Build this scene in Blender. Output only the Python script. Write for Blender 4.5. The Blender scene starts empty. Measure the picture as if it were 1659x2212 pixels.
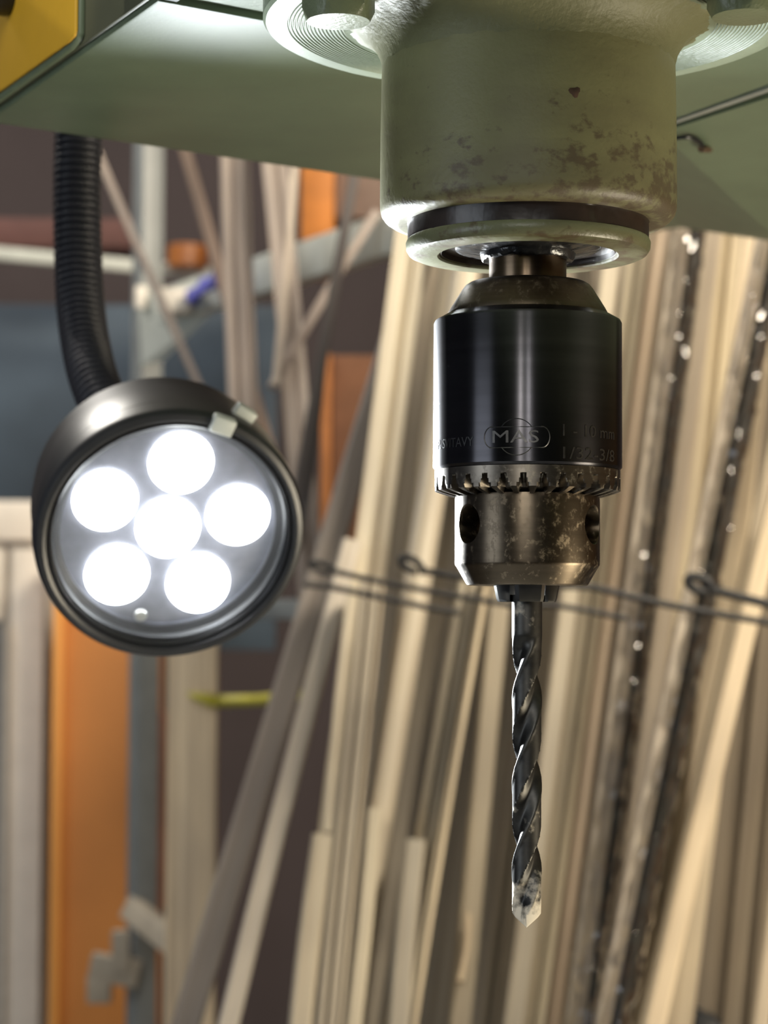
import bpy, bmesh, math, random
from mathutils import Vector, Matrix, noise

# ------------------------------------------------------------------ camera
S = bpy.context.scene
C = S.collection
R = math.radians
FPX = 4900.0
EYE = Vector((0, 0, 1.30))
PITCH, ROLL = R(3.03), R(0.30)
CAM_M = Matrix.Rotation(R(90) + PITCH, 3, 'X') @ Matrix.Rotation(ROLL, 3, 'Z')
cam_d = bpy.data.cameras.new('camera')
cam = bpy.data.objects.new('camera', cam_d)
C.objects.link(cam)
cam.location = EYE
cam.rotation_euler = CAM_M.to_euler()
cam_d.sensor_fit = 'VERTICAL'
cam_d.sensor_height = 36.0
cam_d.sensor_width = 27.0
cam_d.lens = FPX / 2212 * 36.0
cam_d.clip_start = 0.02
cam_d.dof.use_dof = True
cam_d.dof.focus_distance = 0.432
cam_d.dof.aperture_fstop = 25.0
S.camera = cam

# ------------------------------------------------------------------ light and exposure
world = bpy.data.worlds.new('world')
S.world = world
world.use_nodes = True
world.node_tree.nodes['Background'].inputs[0].default_value = (0.50, 0.56, 0.66, 1)
world.node_tree.nodes['Background'].inputs[1].default_value = 0.10
S.view_settings.view_transform = 'Standard'
S.view_settings.look = 'None'
S.view_settings.gamma = 1
S.view_settings.exposure = 0.0
S.view_settings.use_curve_mapping = False


def area(name, loc, aim, sx, sy, power, col):
    d = bpy.data.lights.new(name, 'AREA')
    d.shape = 'RECTANGLE'
    d.size, d.size_y, d.energy, d.color = sx, sy, power, col
    o = bpy.data.objects.new(name, d)
    C.objects.link(o)
    o.location = loc
    o.rotation_euler = (Vector(aim) - Vector(loc)).to_track_quat('-Z', 'Y').to_euler()
    return o


# warm ceiling lamp over the rack, ceiling tubes, a broad fill light added at the side and a bench lamp low in front
area('ceiling_lamp_light', (0.70, 0.62, 2.25), (0.25, 1.15, 1.45), 0.7, 0.25, 32, (1.0, 0.88, 0.70))
area('rear_tube_light', (-0.86, 1.75, 2.72), (-0.06, 0.58, 1.35), 0.30, 0.60, 34, (1.0, 0.95, 0.87))
area('side_fill_light', (-1.93, -0.42, 1.30), (0.0, 0.55, 1.40), 1.4, 1.2, 17, (0.84, 0.92, 1.0))  # broad cool fill, added; no window in this wall
area('front_tube_light', (-0.27, -0.95, 2.05), (0.0, 0.5, 1.40), 0.03, 1.2, 8, (1.0, 0.96, 0.88))
area('front_tube_light', (-0.03, -0.95, 2.05), (0.0, 0.5, 1.40), 0.03, 1.2, 6, (1.0, 0.98, 0.93))
area('bench_lamp_light', (0.40, 0.40, 1.06), (0.08, 0.52, 1.43), 0.16, 0.16, 2.3, (1.0, 0.88, 0.66))

# ------------------------------------------------------------------ pixel helpers (true distances, frame 1659 x 2212)


def ray(px, py):
    return CAM_M @ Vector(((px - 829.5) / FPX, -(py - 1106.0) / FPX, -1.0))


def at(px, py, Y):
    d = ray(px, py)
    return EYE + d * (Y / d.y)


def on_z(px, py, z):
    d = ray(px, py)
    return EYE + d * ((z - EYE.z) / d.z)


def on_plane(px, py, p0, n):
    d = ray(px, py)
    return EYE + d * ((Vector(p0) - EYE).dot(n) / d.dot(n))


def lin(r, g, b):
    f = lambda c: (c / 255 / 12.92) if c / 255 <= 0.04045 else ((c / 255 + 0.055) / 1.055) ** 2.4
    return (f(r), f(g), f(b), 1.0)


# ------------------------------------------------------------------ materials
_mats = {}


def new_mat(name):
    m = bpy.data.materials.new(name)
    m.use_nodes = True
    nt = m.node_tree
    return m, nt, nt.nodes['Principled BSDF']


def N(nt, kind, **kw):
    n = nt.nodes.new(kind)
    for k, v in kw.items():
        setattr(n, k, v)
    return n


def ramp(nt, fac, stops, interp='LINEAR'):
    r = nt.nodes.new('ShaderNodeValToRGB')
    r.color_ramp.interpolation = interp
    els = r.color_ramp.elements
    while len(els) < len(stops):
        els.new(0.5)
    for e, (p, c) in zip(els, stops):
        e.position = p
        e.color = c if len(c) == 4 else (*c, 1)
    nt.links.new(fac, r.inputs[0])
    return r


def noise_tex(nt, scale, detail=4, mapping=None, rough=0.55):
    t = N(nt, 'ShaderNodeTexCoord')
    n = N(nt, 'ShaderNodeTexNoise')
    n.inputs['Scale'].default_value = scale
    n.inputs['Detail'].default_value = detail
    n.inputs['Roughness'].default_value = rough
    if mapping:
        mp = N(nt, 'ShaderNodeMapping')
        mp.inputs['Scale'].default_value = mapping
        nt.links.new(t.outputs['Object'], mp.inputs[0])
        nt.links.new(mp.outputs[0], n.inputs['Vector'])
    else:
        nt.links.new(t.outputs['Object'], n.inputs['Vector'])
    return n


def mix_col(nt, fac, a, b):
    m = N(nt, 'ShaderNodeMix', data_type='RGBA')
    for inp, v in ((0, fac), (6, a), (7, b)):
        if hasattr(v, 'links') or hasattr(v, 'is_linked'):
            nt.links.new(v, m.inputs[inp])
        else:
            m.inputs[inp].default_value = v
    return m.outputs[2]


def bump(nt, bs, height, strength, dist):
    b = N(nt, 'ShaderNodeBump')
    b.inputs['Strength'].default_value = strength
    b.inputs['Distance'].default_value = dist
    nt.links.new(height, b.inputs['Height'])
    nt.links.new(b.outputs[0], bs.inputs['Normal'])


def simple(name, col, rough=0.5, metal=0.0, var=0.12, scale=60, bumps=0.0, coat=0.0):
    if name in _mats:
        return _mats[name]
    m, nt, bs = new_mat(name)
    n = noise_tex(nt, scale)
    lo = tuple(c * (1 - var) for c in col[:3])
    hi = tuple(min(1, c * (1 + var)) for c in col[:3])
    r = ramp(nt, n.outputs['Fac'], [(0.3, lo), (0.7, hi)])
    nt.links.new(r.outputs[0], bs.inputs['Base Color'])
    bs.inputs['Roughness'].default_value = rough
    bs.inputs['Metallic'].default_value = metal
    bs.inputs['Coat Weight'].default_value = coat
    if bumps:
        bump(nt, bs, n.outputs['Fac'], 0.6, bumps)
    _mats[name] = m
    return m


def wood(rgb, rough=0.62):
    name = 'wood_%d_%d_%d' % rgb
    if name in _mats:
        return _mats[name]
    m, nt, bs = new_mat(name)
    c = lin(*rgb)
    g_ = 0.3 * c[0] + 0.6 * c[1] + 0.1 * c[2]
    c = tuple(x * 0.66 + g_ * 0.34 for x in c[:3]) + (1,)
    n1 = noise_tex(nt, 1.0, 5, (260, 260, 5))
    n2 = noise_tex(nt, 1.0, 3, (60, 60, 9))
    dark = tuple(x * f for x, f in zip(c[:3], (0.70, 0.66, 0.62)))
    r1 = ramp(nt, n1.outputs['Fac'], [(0.32, dark), (0.62, c[:3])])
    g = tuple(x * 1.16 for x in c[:3])
    r2 = ramp(nt, n2.outputs['Fac'], [(0.35, (0.80, 0.79, 0.80)), (0.65, (1.08, 1.06, 1.02))])
    mm = N(nt, 'ShaderNodeMix', data_type='RGBA', blend_type='MULTIPLY')
    mm.inputs[0].default_value = 1
    nt.links.new(r1.outputs[0], mm.inputs[6])
    nt.links.new(r2.outputs[0], mm.inputs[7])
    nt.links.new(mm.outputs[2], bs.inputs['Base Color'])
    bs.inputs['Roughness'].default_value = rough
    bump(nt, bs, n1.outputs['Fac'], 0.3, 0.0006)
    _mats[name] = m
    return m


def green_paint(name, base, stain=0.0, zlo=0, zhi=1, rough=0.42, fine=0.0):
    """Machine-green enamel, with brown worn patches inside a height band of the object."""
    m, nt, bs = new_mat(name)
    n = noise_tex(nt, 45, 5)
    base_r = ramp(nt, n.outputs['Fac'], [(0.3, tuple(c * 0.88 for c in base)), (0.7, tuple(c * 1.08 for c in base))])
    col = base_r.outputs[0]
    if stain:
        t = N(nt, 'ShaderNodeTexCoord')
        sep = N(nt, 'ShaderNodeSeparateXYZ')
        nt.links.new(t.outputs['Object'], sep.inputs[0])
        # soft brown grime
        band = N(nt, 'ShaderNodeMapRange')
        band.inputs['From Min'].default_value = zlo
        band.inputs['From Max'].default_value = zhi
        band.inputs['To Min'].default_value = 1
        band.inputs['To Max'].default_value = 0
        nt.links.new(sep.outputs['Z'], band.inputs['Value'])
        side = N(nt, 'ShaderNodeMapRange')
        side.inputs['From Min'].default_value = -0.03
        side.inputs['From Max'].default_value = 0.03
        side.inputs['To Min'].default_value = 0.55
        side.inputs['To Max'].default_value = 1.25
        nt.links.new(sep.outputs['X'], side.inputs['Value'])
        bm_ = N(nt, 'ShaderNodeMath', operation='MULTIPLY')
        nt.links.new(band.outputs[0], bm_.inputs[0])
        nt.links.new(side.outputs[0], bm_.inputs[1])
        pat = noise_tex(nt, 1.0, 8, (260, 260, 380), 0.62)
        add = N(nt, 'ShaderNodeMath', operation='MULTIPLY_ADD')
        nt.links.new(bm_.outputs[0], add.inputs[0])
        add.inputs[1].default_value = 0.19
        nt.links.new(pat.outputs['Fac'], add.inputs[2])
        msk = ramp(nt, add.outputs[0], [(0.64, (0, 0, 0)), (0.75, (0.9, 0.9, 0.9))])
        grime_n = noise_tex(nt, 1.0, 4, (50, 50, 120))
        gadd = N(nt, 'ShaderNodeMath', operation='MULTIPLY_ADD')
        nt.links.new(bm_.outputs[0], gadd.inputs[0])
        gadd.inputs[1].default_value = 0.30
        nt.links.new(grime_n.outputs['Fac'], gadd.inputs[2])
        gm = ramp(nt, gadd.outputs[0], [(0.5, (0, 0, 0)), (0.8, (0.5, 0.5, 0.5))])
        col = mix_col(nt, gm.outputs[0], col, (0.10, 0.082, 0.045, 1))
        col = mix_col(nt, msk.outputs[0], col, (0.085, 0.062, 0.036, 1))
    nt.links.new(col, bs.inputs['Base Color'])
    bs.inputs['Roughness'].default_value = rough
    fnz = noise_tex(nt, 900, 3)
    bump(nt, bs, fnz.outputs['Fac'], 0.25 + fine, 0.0002 + fine * 0.0006)
    _mats[name] = m
    return m


def turned_metal(name, col, rough, aniso, spots=0.0, spotcol=(0.3, 0.24, 0.18), dark=0.75):
    m, nt, bs = new_mat(name)
    n = noise_tex(nt, 1.0, 5, (30, 30, 700))
    r = ramp(nt, n.outputs['Fac'], [(0.3, tuple(c * dark for c in col)), (0.7, col)])
    out = r.outputs[0]
    if spots:
        sn = noise_tex(nt, 1.0, 8, (520, 520, 420), 0.70)
        ms = ramp(nt, sn.outputs['Fac'], [(0.56, (0, 0, 0)), (0.62, (spots, spots, spots))])
        out = mix_col(nt, ms.outputs[0], out, (*spotcol, 1))
        rr = ramp(nt, sn.outputs['Fac'], [(0.5, (rough, rough, rough)), (0.62, (rough + 0.2,) * 3)])
        nt.links.new(rr.outputs[0], bs.inputs['Roughness'])
    else:
        bs.inputs['Roughness'].default_value = rough
    nt.links.new(out, bs.inputs['Base Color'])
    bs.inputs['Metallic'].default_value = 1
    bs.inputs['Anisotropic'].default_value = aniso
    bs.inputs['Anisotropic Rotation'].default_value = 0.25
    tg = N(nt, 'ShaderNodeTangent', direction_type='RADIAL', axis='Z')
    nt.links.new(tg.outputs[0], bs.inputs['Tangent'])
    _mats[name] = m
    return m


M_CAST = green_paint('machine_green_paint', (0.150, 0.195, 0.125), rough=0.48)
M_FLANGE = green_paint('flange_green_paint', (0.250, 0.300, 0.215), rough=0.38, fine=0.15)
M_BOSS = green_paint('rough_cast_green_paint', (0.160, 0.160, 0.080), rough=0.55, fine=0.25)
M_YELLOW = simple('yellow_enamel', (0.74, 0.42, 0.03), 0.45, var=0.10, scale=25)
M_OLIVE = simple('olive_side_paint', (0.12, 0.125, 0.075), 0.5)
M_BLACK = simple('black_plastic', (0.012, 0.013, 0.016), 0.35)
M_HOSE = simple('black_ribbed_hose', (0.022, 0.023, 0.032), 0.42)
M_LAMP = simple('satin_black_lamp_body', (0.022, 0.023, 0.026), 0.36)
M_DARKGAP = simple('oily_black_steel', (0.020, 0.013, 0.010), 0.36, var=0.5, scale=90, bumps=0.0006, coat=0.12)
M_NUT = simple('greasy_nut_steel', (0.035, 0.036, 0.038), 0.25, metal=0.5, var=0.4, scale=200, bumps=0.0008)
M_WHITE = simple('white_lacquer', lin(236, 229, 218)[:3], 0.5, var=0.05)
M_GREYMETAL = simple('grey_enamelled_steel', lin(204, 208, 200)[:3], 0.45, var=0.08)
M_POST = simple('grey_blue_post_steel', lin(128, 132, 132)[:3], 0.45, var=0.08)
M_ORANGE = simple('orange_board', lin(196, 128, 62)[:3], 0.6, var=0.10, scale=8)
M_ORANGE_EDGE = simple('orange_edge', lin(232, 160, 78)[:3], 0.6, var=0.06, scale=8)
M_WIRE = simple('black_wire', (0.012, 0.012, 0.014), 0.6, var=0.2)
M_SCREW = simple('zinc_screw', (0.5, 0.5, 0.48), 0.35, metal=1.0)

# ------------------------------------------------------------------ object helpers


def link(name, me, mat=None, parent=None, smooth=30):
    o = bpy.data.objects.new(name, me)
    C.objects.link(o)
    if mat is not None and not me.materials:
        me.materials.append(mat)
    if smooth:
        me.polygons.foreach_set('use_smooth', [True] * len(me.polygons))
        me.set_sharp_from_angle(angle=R(smooth))
    if parent is not None:
        o.parent = parent
    return o


def mesh_from(name, vs, fs):
    me = bpy.data.meshes.new(name)
    me.from_pydata([tuple(v) for v in vs], [], fs)
    bm = bmesh.new()
    bm.from_mesh(me)
    bmesh.ops.recalc_face_normals(bm, faces=bm.faces)
    bm.to_mesh(me)
    bm.free()
    return me


def thing(name, label, cat, loc=(0, 0, 0), group=None, rot=None):
    o = bpy.data.objects.new(name, None)
    o.empty_display_size = 0.01
    C.objects.link(o)
    o.location = loc
    if rot is not None:
        o.rotation_euler = rot
    tag(o, label, cat, group)
    return o


def tag(o, label, cat, group=None):
    o['label'], o['category'] = label, cat
    if group:
        o['group'] = group
    return o


def struct(o):
    o['kind'] = 'structure'
    return o


def lathe(name, prof, mat, parent=None, segs=96, cap=True, smooth=30, fn=None):
    """prof: (r, z) pairs; fn(r, z, a) -> (r, z) may roughen it."""
    vs, fs = [], []
    n = len(prof)
    for i in range(segs):
        a = 2 * math.pi * i / segs
        for r, z in prof:
            if fn:
                r, z = fn(r, z, a)
            vs.append((r * math.sin(a), -r * math.cos(a), z))
    for i in range(segs):
        j = (i + 1) % segs
        for k in range(n - 1):
            fs.append((i * n + k, j * n + k, j * n + k + 1, i * n + k + 1))
    if cap:
        fs.append([i * n for i in range(segs)][::-1])
        fs.append([i * n + n - 1 for i in range(segs)])
    return link(name, mesh_from(name, vs, fs), mat, parent, smooth)


def tube_mesh(name, pts, rad, segs=10, closed=False):
    pts = [Vector(p) for p in pts]
    vs, fs = [], []
    n = len(pts)
    up = Vector((0.13, 0.31, 0.94))
    for i, p in enumerate(pts):
        a = pts[(i - 1) % n] if (closed or i > 0) else p
        b = pts[(i + 1) % n] if (closed or i < n - 1) else p
        t = (b - a).normalized()
        u = up - t * up.dot(t)
        if u.length < 1e-4:
            u = Vector((1, 0, 0))
        u.normalize()
        v = t.cross(u)
        up = u
        r = rad[i] if isinstance(rad, (list, tuple)) else rad
        for k in range(segs):
            c = 2 * math.pi * k / segs
            vs.append(p + u * (r * math.cos(c)) + v * (r * math.sin(c)))
    m = n if closed else n - 1
    for i in range(m):
        j = (i + 1) % n
        for k in range(segs):
            l = (k + 1) % segs
            fs.append((i * segs + k, i * segs + l, j * segs + l, j * segs + k))
    if not closed:
        fs.append(list(range(segs))[::-1])
        fs.append([(n - 1) * segs + k for k in range(segs)])
    return mesh_from(name, vs, fs)


def prism(name, poly, z0, z1, mat, parent=None, bev=0.0):
    """Vertical prism over plan polygon (list of Vector / tuple), z0 < z1."""
    n = len(poly)
    vs = [(p[0], p[1], z0) for p in poly] + [(p[0], p[1], z1) for p in poly]
    fs = [list(range(n))[::-1], [n + i for i in range(n)]]
    for i in range(n):
        j = (i + 1) % n
        fs.append((i, j, n + j, n + i))
    me = mesh_from(name, vs, fs)
    if bev:
        bevel(me, bev)
    return link(name, me, mat, parent)


def bevel(me, w, seg=2):
    bm = bmesh.new()
    bm.from_mesh(me)
    es = [e for e in bm.edges if len(e.link_faces) == 2 and e.calc_face_angle(0) > 0.4]
    bmesh.ops.bevel(bm, geom=es, offset=w, segments=seg, profile=0.5, affect='EDGES', clamp_overlap=True)
    bm.to_mesh(me)
    bm.free()


def slab_between(name, quad, n, t, mat, parent=None, bev=0.0):
    """Plate: polygon of world points pushed by t along n."""
    k = len(quad)
    vs = [Vector(q) for q in quad] + [Vector(q) + n * t for q in quad]
    fs = [list(range(k))[::-1], [k + i for i in range(k)]]
    for i in range(k):
        j = (i + 1) % k
        fs.append((i, j, k + j, k + i))
    me = mesh_from(name, vs, fs)
    if bev:
        bevel(me, bev)
    return link(name, me, mat, parent)


def box_mesh(name, sx, sy, sz, bev=0.0, z0=None):
    z0 = -sz / 2 if z0 is None else z0
    vs = [(x, y, z) for z in (z0, z0 + sz) for y in (-sy / 2, sy / 2) for x in (-sx / 2, sx / 2)]
    fs = [(0, 2, 3, 1), (4, 5, 7, 6), (0, 1, 5, 4), (2, 6, 7, 3), (0, 4, 6, 2), (1, 3, 7, 5)]
    me = mesh_from(name, vs, fs)
    if bev:
        bevel(me, bev)
    return me


# ------------------------------------------------------------------ setting: the workshop room
M_WALL = simple('dark_workshop_wall', lin(66, 57, 58)[:3], 0.85, var=0.18, scale=4)
M_WALL_L = simple('blue_grey_wall', lin(70, 78, 96)[:3], 0.8, var=0.1, scale=3)
M_WALL_R = simple('brown_board_wall', lin(120, 88, 56)[:3], 0.8, var=0.15, scale=3)
M_FLOOR = simple('concrete_floor', lin(120, 116, 108)[:3], 0.8, var=0.15, scale=6)
M_CEIL = simple('plaster_ceiling', lin(170, 164, 150)[:3], 0.9, var=0.05, scale=3)


def room_box(name, x0, x1, y0, y1, z0, z1, mat):
    me = box_mesh(name, x1 - x0, y1 - y0, z1 - z0)
    o = link(name, me, mat, None, 0)
    o.location = ((x0 + x1) / 2, (y0 + y1) / 2, (z0 + z1) / 2)
    return struct(o)


room_box('floor', -2.0, 2.0, -2.2, 2.6, -0.06, 0.0, M_FLOOR)
room_box('ceiling', -2.0, 2.0, -2.2, 2.6, 2.8, 2.86, M_CEIL)
room_box('wall_back', -2.0, 2.0, 2.5, 2.6, 0, 2.8, M_WALL)
room_box('wall_left', -2.1, -2.0, -2.2, 2.6, 0, 2.8, M_WALL_L)
room_box('wall_right', 2.0, 2.1, -2.2, 2.6, 0, 2.8, M_WALL_R)
room_box('wall_front', -2.0, 2.0, -2.3, -2.2, 0, 2.8, M_WALL_L)

# ------------------------------------------------------------------ drill press
Y0 = 0.44
AX = at(1139.5, 900, Y0).x
PX = Y0 / FPX                       # one pixel on the spindle axis, in metres


def zr(py):
    return at(1139.5, py, Y0).z


press = thing('drill_press', 'green bench drill press seen from below, with bolted spindle flange and worn round spindle housing',
              'drill press', (AX, Y0, zr(600)))
ZB = zr(600)


def L(prof):
    """profile given as (radius px, row px) -> local metres"""
    return [(r * PX, zr(y) - ZB) for r, y in prof]


# spindle housing with wear near the lower rim
zl = zr(450) - ZB
M_HOUSING = green_paint('worn_housing_paint', (0.185, 0.178, 0.086), stain=1.0, zlo=zl, zhi=zl + 0.018, rough=0.48, fine=0.1)


def rough_fillet(r, z, a):
    t = max(0, min(1, (r / PX - 345) / 40)) + 0.12
    k = noise.noise(Vector((math.sin(a) * 9, math.cos(a) * 9, z * 500))) * 0.9 + noise.noise(Vector((math.sin(a) * 30, math.cos(a) * 30, z * 1100)))
    return r + t * k * 0.0010, z


lathe('spindle_housing', L([(255, 482), (280, 487), (300, 484), (312, 476), (319, 467), (322, 456), (322.5, 440), (322, 300), (320, 170),
                            (319, 140)]), M_HOUSING, press, 128, cap=True)
a_ = R(13.6)
chip_ = lathe('paint_chip', [(0.0001, 0.00012), (0.0007, 0.00010), (0.00105, 0.0)], simple('rust_chip', (0.06, 0.03, 0.018), 0.7, var=0.4, scale=600), press, 14,
              fn=lambda r, z, a: (r * (1 + 0.25 * math.sin(3 * a + 1)), z))
chip_.location = (321.3 * PX * math.sin(a_), -321.3 * PX * math.cos(a_), zr(272) - ZB)
chip_.rotation_euler = (R(90), 0, a_)
lathe('housing_fillet', L([(319, 150), (321, 138), (325, 124), (333, 108), (345, 92), (362, 76), (385, 62), (402, 54), (404, 30)]),
      M_BOSS, press, 160, cap=False, smooth=60, fn=rough_fillet)
# flange with machined rings
fl = [(398, 58), (404, 60)]
rr = 404
for k in range(15):
    fl += [(rr + 2.2, 60.6), (rr + 4.2, 57.4), (rr + 6.0, 57.4), (rr + 8.0, 60.6)]
    rr += 8.2
fl += [(rr + 6, 60.5), (566, 60.5), (574, 57), (580, 49), (580, -25)]
lathe('spindle_flange', L(fl), M_FLANGE, press, 160, smooth=25)
# hexagon bolts


def hex_bolt(px, py, Y, rpx, turn):
    z0 = at(px, py, Y).z
    c = at(px, py, Y)
    r = rpx * Y / FPX
    vs, fs = [], []
    rings = []
    # chamfer circle below, hex above (the chamfer cuts the corners)
    segs = 48
    for ring, (zz, mode) in enumerate(((0, 'in'), (0.00005, 'c'), (0.0022, 'h'), (0.010, 'h'))):
        for i in range(segs):
            a = 2 * math.pi * i / segs
            hx = r * math.cos(R(30)) / math.cos(((a) % R(60)) - R(30))
            if mode == 'in':
                q = r * 0.80
                dz = 0
            elif mode == 'c':
                q = r * 0.84
                dz = 0
            else:
                q = hx
                dz = zz if ring == 3 else 0.0005 + 0.0018 * (hx / r - 0.866) / 0.134
            vs.append((q * math.cos(a + turn), q * math.sin(a + turn), dz if mode == 'h' else zz))
    for g in range(3):
        for i in range(segs):
            j = (i + 1) % segs
            fs.append((g * segs + i, g * segs + j, (g + 1) * segs + j, (g + 1) * segs + i))
    fs.append(list(range(segs)))
    fs.append([3 * segs + i for i in range(segs)])
    o = link('flange_bolt', mesh_from('flange_bolt', vs, fs), M_BOLT, press, 35)
    o.location = Vector((c.x, c.y, z0)) - Vector((AX, Y0, ZB))
    return o


M_BOLT = green_paint('bolt_green_paint', (0.175, 0.205, 0.125), rough=0.35, fine=0.25)
hex_bolt(731, 48, 0.414, 82, R(14))
hex_bolt(1608, 38, 0.417, 84, R(38))
# quill: dark oily sleeve, green retaining ring, greasy nut, spindle nose
lathe('quill_sleeve', L([(200, 425), (268, 445), (266, 478), (262, 486), (262, 535), (200, 537)]), M_DARKGAP, press, 96,
      fn=lambda r, z, a: (r + 0.00022 * noise.noise(Vector((math.sin(a) * 14, math.cos(a) * 14, z * 600))), z))
M_RING = green_paint('ring_green_paint', (0.155, 0.165, 0.090), stain=1.0, zlo=zr(560) - ZB, zhi=zr(520) - ZB, rough=0.35, fine=0.1)
lathe('retaining_ring', L([(193, 521), (193, 551), (197, 554), (250, 554), (259, 550), (265, 541), (266, 528), (263, 521), (255, 517), (196, 517)]),
      M_RING, press, 128, cap=False)
lathe('ring_bore', L([(194, 486), (194, 547), (188, 548), (186, 486)]), M_DARKGAP, press, 96, cap=True)
lathe('spindle_nut', L([(100, 512), (160, 512), (161, 532), (158, 539), (148, 543), (128, 546), (104, 549), (101, 560), (97, 564), (60, 564)]), M_NUT, press, 96,
      fn=lambda r, z, a: (r * (1 + 0.02 * noise.noise(Vector((math.sin(a) * 6, math.cos(a) * 6, z * 500)))), z + 0.0003 * noise.noise(Vector((math.sin(a) * 11, math.cos(a) * 11, r * 300)))))
M_SPINDLE = turned_metal('brown_spindle_steel', (0.15, 0.11, 0.075), 0.32, 0.7)
lathe('spindle', L([(60, 500), (84, 505), (84, 625), (60, 627)]), M_SPINDLE, press, 64)

# head casting above: underside pieces (plan polygons found where they stand, at the casting's height)
ZS = EYE.z + 0.128
inv = Vector((-AX, -Y0, -ZB))


def child_at_world(o):
    o.matrix_parent_inverse = Matrix.Translation(inv)
    return o


def seg_x(p, q, r, s):
    """intersection of plan lines pq and rs"""
    d1, d2 = q - p, s - r
    den = d1.x * d2.y - d1.y * d2.x
    t = ((r.x - p.x) * d2.y - (r.y - p.y) * d2.x) / den
    return p + d1 * t


bk0, bk1 = on_z(0, 268, ZS), on_z(820, 390, ZS)
lf0, lf1 = on_z(0, 244, ZS), on_z(340, 3, ZS)
nr0, nr1 = on_z(340, 3, ZS), on_z(560, 44, ZS)
g10, g11 = on_z(1470, 253, ZS), on_z(1659, 184, ZS)
g20, g21 = on_z(1470, 273, ZS), on_z(1659, 212, ZS)
gm0, gm1 = on_z(1470, 259, ZS), on_z(1659, 193, ZS)
gn0, gn1 = on_z(1470, 266.5, ZS), on_z(1659, 202.5, ZS)
cLB = seg_x(bk0, bk1, lf0, lf1)
cLN = nr0
cB1 = seg_x(bk0, bk1, g10, g11)
cB2 = seg_x(bk0, bk1, g20, g21)
cBm = seg_x(bk0, bk1, gm0, gm1)
cBn = seg_x(bk0, bk1, gn0, gn1)
far = lambda a, b, k: a + (b - a) * k
gR1, gR2, gRm, gRn = far(g10, g11, 2.6), far(g20, g21, 2.6), far(gm0, gm1, 2.6), far(gn0, gn1, 2.6)
bR = on_z(1668, 519, ZS)
bR = cB2 + (bk1 - bk0).normalized() * (bR - cB2).length
nrE = far(nr0, nr1, 1.9)
M_poly = [cLB, cB1, gR1, gR1 + Vector((0.0, -0.12, 0)), nrE + Vector((0.02, -0.03, 0)), nrE, cLN]
TOP = ZS + 0.16
child_at_world(prism('head_underside', M_poly, ZS, TOP, M_CAST, press, 0.0006))
# lower-lying ribbed panel on the far side of the seam, its rear corner tilted up to render dark
eR = far(g20, g21, 2.6)
fold0, fold1 = on_z(1380, 245, ZS), on_z(1668, 507, ZS)
N1 = [cB2, seg_x(cB2, gR2, fold0, fold1)]
f0 = seg_x(g20, g21, fold0, fold1)
f1 = on_z(1668, 507, ZS)
pan = [f0, gR2, gR2 + Vector((0.06, 0.10, 0)), bR + Vector((0.06, 0.05, 0)), f1]
vs = [(p.x, p.y, ZS) for p in pan] + [(p.x, p.y, TOP) for p in pan]
k = len(pan)
fs = [list(range(k))[::-1], [k + i for i in range(k)]] + [(i, (i + 1) % k, k + (i + 1) % k, k + i) for i in range(k)]
child_at_world(link('head_side_panel', mesh_from('head_side_panel', vs, fs), M_CAST, press, 20))
# rear facet added, tilted away from the light to give a dark triangle
rise = 0.030
fac = [(f0.x, f0.y, ZS), (f1.x, f1.y, ZS), (bR.x, bR.y, ZS), (cB2.x, cB2.y, ZS + 0.0)]
rb0 = on_z(1468, 492, ZS + rise)
rb1 = on_z(1668, 521, ZS + 0.008)
bdir = (rb1 - rb0)
rbL = rb0 - bdir * 0.8
tri = [Vector((f0.x, f0.y, ZS)), Vector((f1.x, f1.y, ZS)), rb1, rb0, Vector((rbL.x, rbL.y, ZS + rise + 0.01))]
vs = [tuple(p) for p in tri] + [(p.x, p.y, ZS + 0.06) for p in tri]
k = len(tri)
fs = [list(range(k))[::-1], [k + i for i in range(k)]] + [(i, (i + 1) % k, k + (i + 1) % k, k + i) for i in range(k)]
child_at_world(link('head_shade_facet', mesh_from('head_shade_facet', vs, fs), M_CAST, press, 0))
# bright strip lying in the seam
M_STRIP = simple('bare_metal_strip', (0.42, 0.46, 0.44), 0.4, metal=0.6, var=0.15)
child_at_world(prism('seam_strip', [cBm, gRm, gRn, cBn], ZS + 0.0002, ZS + 0.03, M_STRIP, press, 0.0002))
child_at_world(prism('seam_backing', [cB1, gR1, gR2, cB2], ZS + 0.012, ZS + 0.05, M_BLACK, press))
# upper underside, one small step higher, towards the viewer
up = [far(nr0, nr1, -0.6), nrE + Vector((0.3, 0.2, 0)), nrE + Vector((0.3, -0.3, 0)), far(nr0, nr1, -0.6) + Vector((0.0, -0.2, 0))]
child_at_world(prism('head_upper_underside', up, ZS + 0.0016, TOP, M_FLANGE, press))
# small wire clip and pin hole on the side panel
pts = []
for i in range(17):
    t = i / 16
    a = R(-20 + 210 * t)
    pts.append(on_z(1478 + 40 * math.cos(a), 318 - 22 * math.sin(a), ZS - 0.0012))
pts += [on_z(1450, 326, ZS - 0.0012)]
child_at_world(link('wire_clip', tube_mesh('wire_clip', pts, 0.0006, 8), M_BLACK, press))
me = tube_mesh('clip_end', [on_z(1514, 322, ZS - 0.0022), on_z(1532, 321, ZS + 0.0005)], [0.0009, 0.0011], 8)
child_at_world(link('clip_end', me, simple('rusty_steel', (0.10, 0.06, 0.035), 0.7, var=0.4, scale=300), press))

# left vertical side with the yellow guard plate
ed = (lf1 - lf0).normalized()
nrm = Vector((ed.y, -ed.x, 0))
if nrm.dot(EYE - lf0) < 0:
    nrm = -nrm


def face_poly(pts, off):
    p0 = lf0 + nrm * off
    return [on_plane(x, y, p0, nrm) for x, y in pts]


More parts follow.
